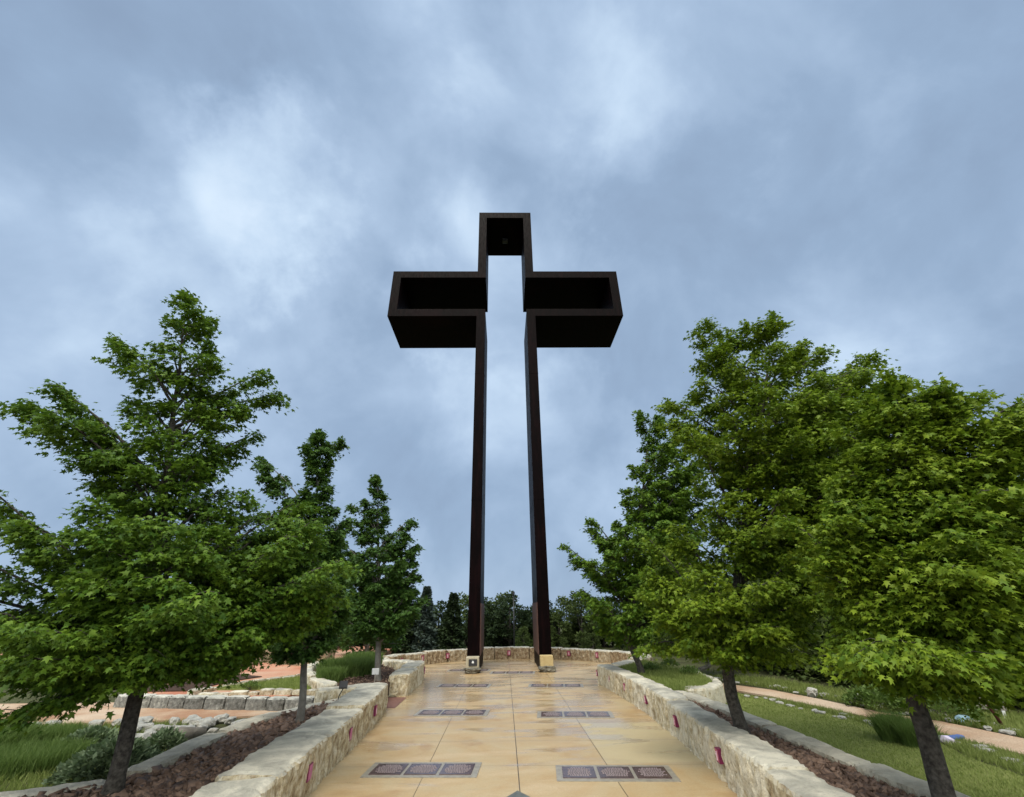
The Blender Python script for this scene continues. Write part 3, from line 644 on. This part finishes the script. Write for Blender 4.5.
    for tip, ex in T:
        hr = math.hypot(tip[0]-trunk_at(tip[2])[0], tip[1]-trunk_at(tip[2])[1])
        z0 = max(fork+rs.uniform(0, .25), tip[2]-hr*rs.uniform(.55, .95)-rs.uniform(.1, .4)); z0 = min(z0, H*.93)
        A = trunk_at(z0); Bm = A*.5+tip*.5+np.array([0, 0, .12*hr]); n_s = 7
        pts = [(1-t)**2*A+2*t*(1-t)*Bm+t*t*tip for t in np.linspace(0, 1, n_s)]
        w = [np.array([rs.uniform(-1, 1) for _ in range(3)])*.03*min(1, hr) for _ in pts]; pts = [p+q*(0 < i < n_s-1) for i, (p, q) in enumerate(zip(pts, w))]
        rb = min(rad(z0)*.62, .012+.012*hr); mb.tube(pts, [rb*(1-.8*t)+.002 for t in np.linspace(0, 1, n_s)], 5, False)
        L = np.linalg.norm(tip-A); hd = (tip-A)*np.array([1, 1, .25]); hd /= np.linalg.norm(hd)+1e-9; sdv = np.array([-hd[1], hd[0], 0])
        nt = max(3, int(L*3.4*tw/.5)); 
        for j in range(nt):
            t = .30+.70*(j+rs.random())/nt; t = min(t, 1); i0 = min(int(t*(n_s-1)), n_s-2); fr_ = t*(n_s-1)-i0; O = pts[i0]*(1-fr_)+pts[i0+1]*fr_
            sg = 1 if j % 2 else -1; ang = rs.uniform(.4, 1.15)*sg; ln = tw*rs.uniform(.6, 1.1)*(1.15-.55*t)*min(1, .45+L*.35)
            d = hd*math.cos(ang)+sdv*math.sin(ang)+np.array([0, 0, rs.uniform(-.22, .35)]); d /= np.linalg.norm(d)
            E_ = O+d*ln; mid = (O+E_)/2+np.array([0, 0, .06*ln]); E_ = E_-np.array([0, 0, .12*ln])
            mb.tube([O, mid, E_], [.0065, .0045, .002], 3, False); segs.append((O, mid, E_, ln))
        segs.append((pts[-2], (pts[-2]+pts[-1])/2, pts[-1]+hd*.05, max(.25, tw*.6)))
    tw_len = sum(s[3] for s in segs)
    for O, mid, E_, ln in segs:
        k_ = max(4, int(nleaf*ln/tw_len)); t = rng.beta(1.7, 1.1, k_)[:, None]
        c = (1-t)**2*O+2*t*(1-t)*mid+t*t*E_
        dv = (E_-O)/(np.linalg.norm(E_-O)+1e-9); sv = np.array([-dv[1], dv[0], 0]); sv /= np.linalg.norm(sv)+1e-6
        sp = rng.normal(0, 1, k_)[:, None]*.085*min(1.3, ln/.35+.4); c = c+sv*sp+np.stack([rng.normal(0, .03, k_), rng.normal(0, .03, k_), rng.normal(-.02, .04, k_)-np.abs(sp[:, 0])*.35], 1)
        dd = dv*rng.uniform(.2, 1, k_)[:, None]+sv*np.sign(sp)*rng.uniform(.2, 1.1, k_)[:, None]+np.stack([rng.normal(0, .25, k_), rng.normal(0, .25, k_), rng.uniform(-.75, .1, k_)], 1)
        Cs.append(c); Ds.append(dd)
    root = tag(empty(name, tuple(base)), label, 'tree', group)
    mb.build('trunk', M[bark], root, smooth=True)
    leaves('crown', np.vstack(Cs), np.vstack(Ds), lsize, M[leafm], root, simple=simple)
    return root
GM = 'young maples lining the plaza'
gen_tree('maple_tree', (-4.44, -12.08, .25), [(124, 745), (134, 710), (145, 668)],
    [(300, 190, 202), (330, 170, 214), (350, 160, 228), (375, 160, 238), (400, 148, 252), (425, 95, 250), (450, 92, 240), (480, 70, 262), (500, 55, 300), (530, 25, 335), (560, 0, 350), (600, -40, 350), (640, -50, 320), (665, -30, 275), (685, 10, 200)],
    [(30, 403, .3), (60, 385, .1), (48, 410, -.5), (95, 430, -.2), (0, 497, .2), (25, 520, -.4), (120, 342, .2), (135, 350, -.3), (275, 395, .2), (262, 372, 0), (190, 297, 0), (205, 318, .1), (-30, 610, 0), (-20, 560, .5), (20, 712, -.3), (55, 700, -.6), (90, 685, -.5), (230, 672, -.5), (255, 655, 0), (325, 590, .2), (318, 560, .3), (320, 615, -.3), (305, 520, .5), (322, 575, -.2), (328, 600, -.4), (315, 540, 0), (300, 630, -.3), (312, 590, -.6), (290, 505, .2), (10, 650, -.4), (215, 655, -.8), (60, 640, -1.2)],
    'large nearest maple on the left with drooping lower limbs, standing in the mulch bed', GM, 'leaf', 115000, .069, 125, .088, .9, .58, fork=.95, seed=3, apex=(190, 297))
gen_tree('maple_tree', (-3.82, -8.82, .25), [(303, 690), (305, 655)],
    [(432, 320, 326), (450, 308, 334), (475, 310, 332), (500, 300, 330), (520, 275, 348), (560, 250, 358), (600, 250, 350), (635, 262, 345), (655, 275, 330)],
    [(322, 433, 0), (308, 446, 0), (340, 440, 0), (345, 520, .2), (352, 560, .2), (265, 470, .3), (262, 458, .5), (275, 640, 0), (290, 500, 0)],
    'slim dark maple second on the left, behind the large nearest one', GM, 'leafdark', 46000, .08, 80, .065, .9, .42, 'barkpale', fork=1.0, seed=5, apex=(322, 435))
gen_tree('maple_tree', (-3.6, -4.43, .3), [(378, 655), (379, 636)],
    [(476, 374, 384), (500, 365, 390), (530, 350, 394), (560, 335, 415), (590, 328, 424), (615, 328, 428), (632, 340, 422)],
    [(378, 477, 0), (410, 520, .1), (416, 545, .1), (408, 535, 0), (418, 575, .1), (420, 600, 0), (402, 560, 0), (409, 525, 0), (411, 548, .1), (414, 570, 0), (404, 540, -.1), (416, 590, .1), (352, 505, .2), (348, 525, 0), (330, 545, .3), (412, 560, .1)],
    'maple third on the left with two upright spires, beside the planted bed', GM, 'leafdark', 40000, .095, 75, .085, .9, .42, 'barkpale', fork=.85, seed=8, apex=(378, 478))
gen_tree('maple_tree', (3.54, -4.66, .3), [(637, 660), (628, 640)],
    [(412, 636, 662), (430, 632, 695), (460, 632, 715), (490, 612, 720), (520, 590, 720), (545, 575, 715), (575, 572, 712), (600, 575, 700), (625, 585, 690), (642, 610, 670)],
    [(640, 412, 0), (655, 416, 0), (625, 490, .1), (567, 546, 0), (575, 560, .2), (590, 518, 0), (600, 540, -.3), (583, 590, .1), (632, 465, 0)],
    'maple third on the right, its left edge hanging over the plaza', GM, 'leaf', 70000, .095, 135, .085, .9, .5, 'bark', fork=.75, seed=12, apex=(650, 415))
gen_tree('maple_tree', (3.15, -10.85, .33), [(733, 705), (727, 670)],
    [(320, 757, 780), (340, 700, 795), (365, 695, 850), (390, 685, 900), (415, 672, 910), (440, 668, 905), (470, 690, 890), (500, 672, 870), (530, 655, 865), (560, 648, 850), (600, 640, 845), (630, 648, 830), (655, 668, 815)],
    [(770, 318, 0), (745, 325, 0), (707, 322, .1), (700, 335, 0), (720, 345, -.3), (800, 345, .2), (850, 365, .3), (875, 385, .4), (668, 400, .2), (672, 420, -.1), (645, 590, -.4), (652, 570, -.2), (655, 610, -.6), (690, 640, -.9), (730, 652, -1.0), (770, 630, -1.2), (650, 540, 0), (700, 600, -1.3), (790, 655, -.8)],
    'tall bright green maple on the right behind the seat wall, nearest the plaza', GM, 'leaf2', 110000, .068, 125, .09, .8, .58, fork=.95, seed=15, apex=(770, 320))
gen_tree('maple_tree', tuple(at(953, 832, .3)), [(944, 797), (930, 745), (915, 700)],
    [(382, 885, 910), (400, 855, 950), (425, 835, 955), (455, 825, 955), (485, 810, 975), (515, 800, 1085), (545, 812, 1110), (580, 800, 1130), (620, 800, 1130), (650, 820, 1110), (668, 860, 1050)],
    [(890, 385, 0), (930, 395, .1), (960, 405, .2), (1020, 402, .1), (1040, 398, 0), (1000, 420, 0), (1010, 440, .2), (1045, 430, .3), (985, 450, -.2), (850, 500, -.5), (820, 560, -.6), (900, 640, -1.3), (960, 660, -1.0), (850, 660, -.6), (1050, 690, 0)],
    'broad dense maple at the right edge with its dark trunk near the camera', GM, 'leaf2', 140000, .060, 150, .092, .85, .58, fork=.95, seed=19, apex=(900, 385))
gen_tree('maple_tree', (5.6, -1.9, -.02), [(711, 665), (705, 650)],
    [(560, 690, 730), (590, 670, 745), (620, 662, 750), (645, 680, 745)], [], 'small maple beyond the curved planter wall, mostly hidden on the right', GM, 'leafdark', 8000, .13, 30, .06, .9, .45, 'barkpale', fork=1.0, seed=23)

# background trees: cedars and oaks beyond the ring
def proto_bg(kind, seed):
    global rng; rng = np.random.default_rng(seed); rs = random.Random(seed)
    n = 5200; mb = MB()
    if kind == 'cone':
        z = rng.uniform(.06, 1, n)**.9; a = rng.uniform(0, 2*np.pi, n); lay = .75+.25*np.sin(z*34+3*a)
        r = .27*(1-z)**.85*lay*rng.uniform(.45, 1.08, n)+.01
        C = np.stack([np.cos(a)*r, np.sin(a)*r, z-.15*r], 1); D = np.stack([np.cos(a), np.sin(a), rng.uniform(-.3, .5, n)], 1)
        mb.tube([(0, 0, -.1), (0, 0, .5), (0, 0, .97)], [.022, .013, .003], 7); size = .05
    else:
        nb = 46; a = rng.uniform(0, 2*np.pi, nb); zc = rng.uniform(.03, .88, nb); rr = .36*np.sqrt(np.clip(1-((zc-.30)/.6)**2, .05, 1))*rng.uniform(.5, 1, nb)
        cc = np.stack([np.cos(a)*rr, np.sin(a)*rr, zc+rng.uniform(-.02, .08, nb)], 1); q = rng.integers(0, nb, n)
        dv = rng.normal(0, 1, (n, 3)); dv /= np.linalg.norm(dv, axis=1)[:, None]; C = cc[q]+dv*(.085*rng.uniform(.4, 1.1, n))[:, None]*np.array([1, 1, .8]); D = dv+np.array([0, 0, .2])
        mb.tube([(0, 0, -.1), (.01, 0, .2), (0, 0, .75)], [.03, .024, .008], 7); size = .042
        for i in range(12): mb.tube([(0, 0, .12+.03*i), tuple(cc[i]*.55+np.array([0, 0, .08])), tuple(cc[i])], [.012, .008, .003], 5, False)
    return mb, C, D, size
protos = {}
def bg_tree(kind, mt, bark, loc, h, w, label, group, name):
    key = (kind, mt)
    if key not in protos:
        mb, C, D, size = proto_bg(kind, len(protos)+31); r = empty(name, loc); mb.build('trunk', M[bark], r, smooth=True); leaves('crown', C, D, size, M[mt], r, simple=True); protos[key] = r
    else:
        s = protos[key]; r = s.copy(); COL.objects.link(r)
        for ch in list(s.children): c = ch.copy(); COL.objects.link(c); c.parent = r
    r.name = name; r.location = loc; r.rotation_euler = (0, 0, random.uniform(0, 6.28)); r.scale = (h*w, h*w, h); tag(r, label, 'tree', group); return r
bg_tree('cone', 'cedarblue', 'bark', (-4.75, 9.5, -.6), 3.9, .95, 'blue green conical conifer behind the curved wall, left of the left post', 'conifers behind the round wall', 'conifer')
bg_tree('cone', 'cedar', 'bark', (-6.1, 9.3, -.6), 4.3, 1.05, 'darker taller conical conifer left of the blue green one', 'conifers behind the round wall', 'conifer')
bg_tree('cone', 'cedar', 'bark', (-3.2, 9.8, -.6), 3.5, 1.1, 'small dark conifer just behind the left post', 'conifers behind the round wall', 'conifer')
cnt = 0
path_t = resample([(-34, 14), (-22, 15), (-12, 13.5), (-6, 12.5), (0, 12), (5, 11), (9, 8), (11, 3), (12.0, -2), (13.5, -7), (16.5, -11), (22, -15)], 1.25)
for i, P in enumerate(path_t):
    for rowi in range(-1, 2):
        if rowi < 0 and P.x < -13: continue
        if rowi <= 0 and -7.6 < P.x < -2.4: continue
        nn_ = Vector((0, 0)) if i == 0 else (path_t[i]-path_t[i-1]).normalized(); nv = Vector((-nn_.y, nn_.x))
        q = P+nv*(rowi*2.2)+Vector((random.uniform(-.4, .4), random.uniform(-.4, .4)))
        d = math.hypot(q.x-CX, q.y+CD)
        hh = random.uniform(3.0, 4.1) - (.75 if abs(q.x) < 8 else 0)+.35*rowi + (1.6 if q.x > 8 and q.y < 2 else 0) - (1.5 if rowi < 0 else 0) + (.5 if q.x < -9 else 0)
        zb = terrain(q.x, q.y)-.3
        mt = random.choice(['cedar', 'cedarlight', 'cedarlight'])
        bg_tree('round', mt, 'bark', (q.x, q.y, zb), hh, random.uniform(.95, 1.25), 'dark bushy juniper in the tree belt beyond the plaza and paths', 'junipers in the dark tree belt', 'juniper_tree'); cnt += 1
bg_tree('round', 'leafdark', 'barkpale', (-6.6, 4.9, -.05), 3.6, 1.1, 'bushy tree with pale forked trunk just outside the curved wall on the left', 'bushy trees outside the wall', 'bushy_tree')
bg_tree('round', 'leafdark', 'barkpale', (-10.5, 8.5, -.1), 4.2, 1.1, 'bushy tree farther left beyond the distant limestone wall', 'bushy trees outside the wall', 'bushy_tree')

# ------------------------------------------------------------------ small plants
def bush(name, u, v, z, wid, h, matn, n, label, cat, size=.05, up=.3, simple=True, group=None):
    P = at(u, v, z); r = tag(empty(name, tuple(P)), label, cat, group)
    a = rng.uniform(0, 2*np.pi, n); rr = np.sqrt(rng.uniform(0, 1, n)); zz = np.sqrt(np.clip(1-rr**2, 0, 1))*rng.uniform(.35, 1.05, n)
    lump = 1+.22*np.sin(3*a+1)+.15*np.sin(7*a)
    C = np.stack([np.cos(a)*rr*wid/2*lump, np.sin(a)*rr*wid/2*lump, zz*h*.9+.02], 1); D = np.stack([np.cos(a)*rr, np.sin(a)*rr, up+rng.uniform(0, 1, n)], 1)+rng.normal(0, .3, (n, 3))
    leaves('foliage', C, D, size, M[matn], r, simple=simple)
    mb = MB()
    for i in range(14):
        j = rng.integers(0, n); mb.tube([(0, 0, -.02), tuple(C[j]*np.array([.5, .5, .6])), tuple(C[j])], [.008, .005, .002], 4, False)
    mb.build('stem', M['bark'], r); return r
def clump(name, u, v, z, wid, h, n, label, cat, matn='herb', w=.012, lean=.3):
    P = at(u, v, z); r = tag(empty(name, tuple(P)), label, cat)
    a = rng.uniform(0, 2*np.pi, n); rr = np.sqrt(rng.uniform(0, 1, n))*wid/2; Q = np.stack([np.cos(a)*rr, np.sin(a)*rr*.7], 1)
    blades('leaves', Q, 0.0, h, w, matn, r, lean); return r
bush('sage_shrub', 105, 778, 0, 1.0, .42, 'sage', 4600, 'silvery green leafy shrub beside the trunk of the nearest left maple', 'shrub', .075)
bush('sage_shrub', 85, 752, 0, .75, .3, 'sage', 3000, 'smaller grey green shrub behind the silvery one', 'shrub', .07)
bush('sage_shrub', 160, 757, 0, .55, .35, 'sage', 1500, 'low grey green shrub right of the nearest left trunk', 'shrub', .06)
clump('grass_clump', 25, 768, 0, 1.5, .26, 9000, 'tall soft green grass at the lower left edge', 'grass clump')
clump('grass_clump', 45, 742, 0, 1.2, .22, 5000, 'tall green grass behind, near the left gravel edge', 'grass clump')
clump('grass_clump', -40, 760, 0, 1.8, .45, 7000, 'grass clump cut by the left picture edge', 'grass clump')
clump('grass_clump', 345, 676, .33, 1.5, .42, 7000, 'upright green plants in the small planted bed left of the third maple', 'plants', 'herb', .025)
clump('grass_clump', 362, 668, .33, 1.2, .42, 4500, 'green plants at the back of the planted bed by the slanting wall', 'plants', 'herb', .025)
clump('grass_clump', 330, 682, .33, .7, .32, 2500, 'low plants at the left end of the planted bed', 'plants', 'herb', .02)
clump('grass_clump', 898, 741, 0, .5, .34, 5000, 'dense ornamental grass on the lawn, left clump beside the right maple trunk', 'grass clump', 'herb', .01)
clump('grass_clump', 921, 746, 0, .5, .3, 3500, 'ornamental grass clump half hidden by the right maple trunk', 'grass clump', 'herb', .01)
bush('low_bush', 878, 708, 0, 1.0, .4, 'herb', 1600, 'low green bush beyond the right gravel walk', 'bush', .07)
bush('low_bush', 940, 716, 0, 1.4, .55, 'herb', 2200, 'dull green bush beyond the walk near the pale board', 'bush', .07)
for u, v, l in ((652, 672, 'low green plant at the back of the raised lawn near the slanting wall'), (690, 676, 'small leafy plant against the curved planter wall'), (670, 667, 'little plant at the far end of the raised lawn')):
    bush('small_plant', u, v, .36, .45, .22, 'herb', 500, l, 'plant', .05)
for u, v, l in ((180, 684, 'small herb in the terrace mulch, left'), (205, 681, 'small herb in the terrace mulch, right'), (250, 689, 'tiny plant on the terrace wall edge')):
    bush('small_plant', u, v, TZ-.03, .35, .16, 'herb', 260, l, 'plant', .05)

# verge of weeds beside the right walk
verge = [tuple(at(*q)[:2]) for q in ((760, 697), (820, 708), (870, 720), (940, 735), (1024, 757), (1100, 778), (1100, 800), (1024, 775), (971, 758), (940, 742), (876, 728), (840, 716), (780, 703))]
tag(blades('verge_weeds', sample(verge, 9000), 0.0, .08, .008, 'grass'), 'weedy verge between lawn and right gravel walk', 'weeds', kind='stuff')
verge2 = [tuple(at(*q)[:2]) for q in ((700, 677), (771, 688), (820, 697), (880, 711), (940, 720), (1024, 737), (1120, 758), (1120, 735), (1024, 716), (940, 702), (860, 694), (760, 678))]
tag(blades('verge_weeds', sample(verge2, 16000), -.02, .13, .012, 'grass'), 'weedy strip on the far side of the right walk before the dark trees', 'weeds', kind='stuff')
lv = [tuple(at(*q)[:2]) for q in ((-200, 728), (0, 727), (150, 723), (205, 720), (150, 760), (90, 790), (-100, 800))]
tag(blades('verge_weeds', sample(lv, 14000), -.03, .12, .010, 'grass'), 'rough grass and weeds between left curb and gravel walk', 'weeds', kind='stuff')

# rocks
def rock(u, v, z, d, label, group, seed, mt='rock', name='rock', cat='rock', flat=.6):
    P = at(u, v, z); d = d*.8; r = rubble(name, (0, 0, d*flat*.35), (d*random.uniform(.9, 1.4), d*random.uniform(.7, 1.1), d*flat), M[mt], None, seed, sub=1, amp=.2)
    r.location = tuple(P); r.rotation_euler.z = random.uniform(0, 6.28); tag(r, label, cat, group); return r
k_ = 0
for i in range(46):
    t = random.random(); u = 128+t*125; v = 721+random.uniform(0, 1)*(22-14*t) 
    rock(u, v, .0, random.uniform(.14, .34), 'pale rough rock in the heap between left gravel walk and curb', 'rocks in the heap by the left curb', 100+i)
for i, (u, v, d) in enumerate(((52, 727, .28), (30, 730, .3), (95, 727, .3), (80, 731, .2), (118, 725, .25), (86, 745, .3), (100, 742, .24), (78, 737, .2))):
    rock(u, v, 0, d, 'pale rock half hidden in the left grass', 'rocks among the left grass', 160+i)
q = MB(); A = at(150, 742, .1); Bp = at(205, 733, .1); q.tube([A, A*.5+Bp*.5+np.array([0, 0, .03]), Bp], [.10, .12, .08], 10); tag(q.build('log', M['wood'], smooth=True), 'weathered grey log lying behind the left curb', 'log')
for i in range(34):
    t = i/34; u = 745+t*290+random.uniform(-5, 5); v = np.interp(u, [a for a, b in rp_near], [b for a, b in rp_near])+random.uniform(3, 5+8*t)
    rock(u, v, .0, random.uniform(.08, .2), 'small pale stone in the verge on the near side of the right walk', 'pale stones on the near verge of the right walk', 200+i, flat=.4)
for i in range(30):
    t = i/30; u = 715+t*310+random.uniform(-5, 5); v = np.interp(u, [a for a, b in rp_far], [b for a, b in rp_far])-random.uniform(1.5, 4+5*t)
    rock(u, v, .0, random.uniform(.1, .26), 'small pale stone along the far side of the right walk', 'pale stones on the far verge of the right walk', 240+i, flat=.4)
rock(813, 696, 0, .26, 'rounded white boulder standing beyond the right walk', None, 300, 'rock', 'boulder', 'boulder', 1.0)
rock(859, 703, 0, .24, 'pointed white stone beyond the walk, right of the boulder', None, 301, 'rock', 'boulder', 'boulder', 1.0)
rock(965, 722, 0, .26, 'pale blue painted stone beyond the right walk', None, 302, 'lightblue', 'painted_stone', 'stone', .6)
rock(946, 743, 0, .24, 'lilac painted stone beside the right maple trunk', None, 303, 'lilac', 'painted_stone', 'stone', .6)
P = at(957, 741, 0); q = MB(); q.box((0, 0, .05), (.30, .11, .05), .3); o = q.build('blue_bundle', M['blue'], bevel=.03); o.location = tuple(P); tag(o, 'flat blue bundle lying at the near edge of the right walk', 'bundle')
# white board and leaning post
P = at(988, 716, 0); r = tag(empty('notice_board', tuple(P), -.55), 'pale grey upright board beyond the right walk under the dark tree', 'board')
q = MB(); q.box((0, 0, .42), (.62, .06, .62)); q.build('panel', M['border'], r, bevel=.01)
q = MB(); q.box((0, 0, .75), (.70, .12, .04)); q.build('cap', M['white'], r, bevel=.008)
for s in (-1, 1): q = MB(); q.box((s*.25, 0, .05), (.05, .05, .14)); q.build('leg', M['white'], r)
P = at(1006, 729, 0); q = MB(); q.tube([(0, 0, -.05), (-.12, .05, .42), (-.2, .06, .75)], [.028, .026, .024], 8); o = q.build('leaning_post', M['rust'], smooth=True); o.location = tuple(P); tag(o, 'thin dark red post leaning left in front of the pale board', 'post')

# signs, spotlight, lamp pole
P = at(374, 686, .33); r = tag(empty('garden_sign', tuple(P), .1), 'small white plant sign on a stake below the third left maple', 'sign')
q = MB(); q.tube([(0, 0, -.05), (0, 0, .26)], [.009, .009], 8); q.build('stake', M['border'], r)
q = MB(); q.box((0, -.012, .31), (.17, .014, .14), 0, .25); q.build('panel', M['white'], r, bevel=.003)
P = at(338, 703, .33); r = tag(empty('flood_light', tuple(P), .3), 'small black floodlight on a bent stake at the end of the left bed', 'light')
q = MB(); q.tube([(-.02, 0, -.05), (0, 0, .12), (.06, 0, .24)], [.01, .01, .01], 8); q.build('stake', M['black'], r)
q = MB(); q.box((.06, 0, .31), (.17, .10, .13), 0, -.3); hd = q.build('lamp_head', M['black'], r, bevel=.01)
q = MB(); q.box((.06, .058, .29), (.13, .01, .09), 0, -.3); q.build('lens', M['border'], hd)
P = (.35, 8.6, -.3); r = tag(empty('lamp_post', P), 'thin dark lamp pole behind the curved wall, seen between the posts', 'lamp post')
q = MB(); q.tube([(0, 0, 0), (0, 0, 3.05)], [.045, .03], 8); q.build('pole', M['black'], r, smooth=True)
q = MB(); q.tube([(0, 0, 3.0), (0, 0, 3.06), (0, 0, 3.2), (0, 0, 3.24)], [.03, .075, .075, .02], 10); q.build('lamp_head', M['black'], r)
q = MB(); q.box((0, 0, 2.8), (.2, .05, .05)); q.build('bracket', M['black'], r)
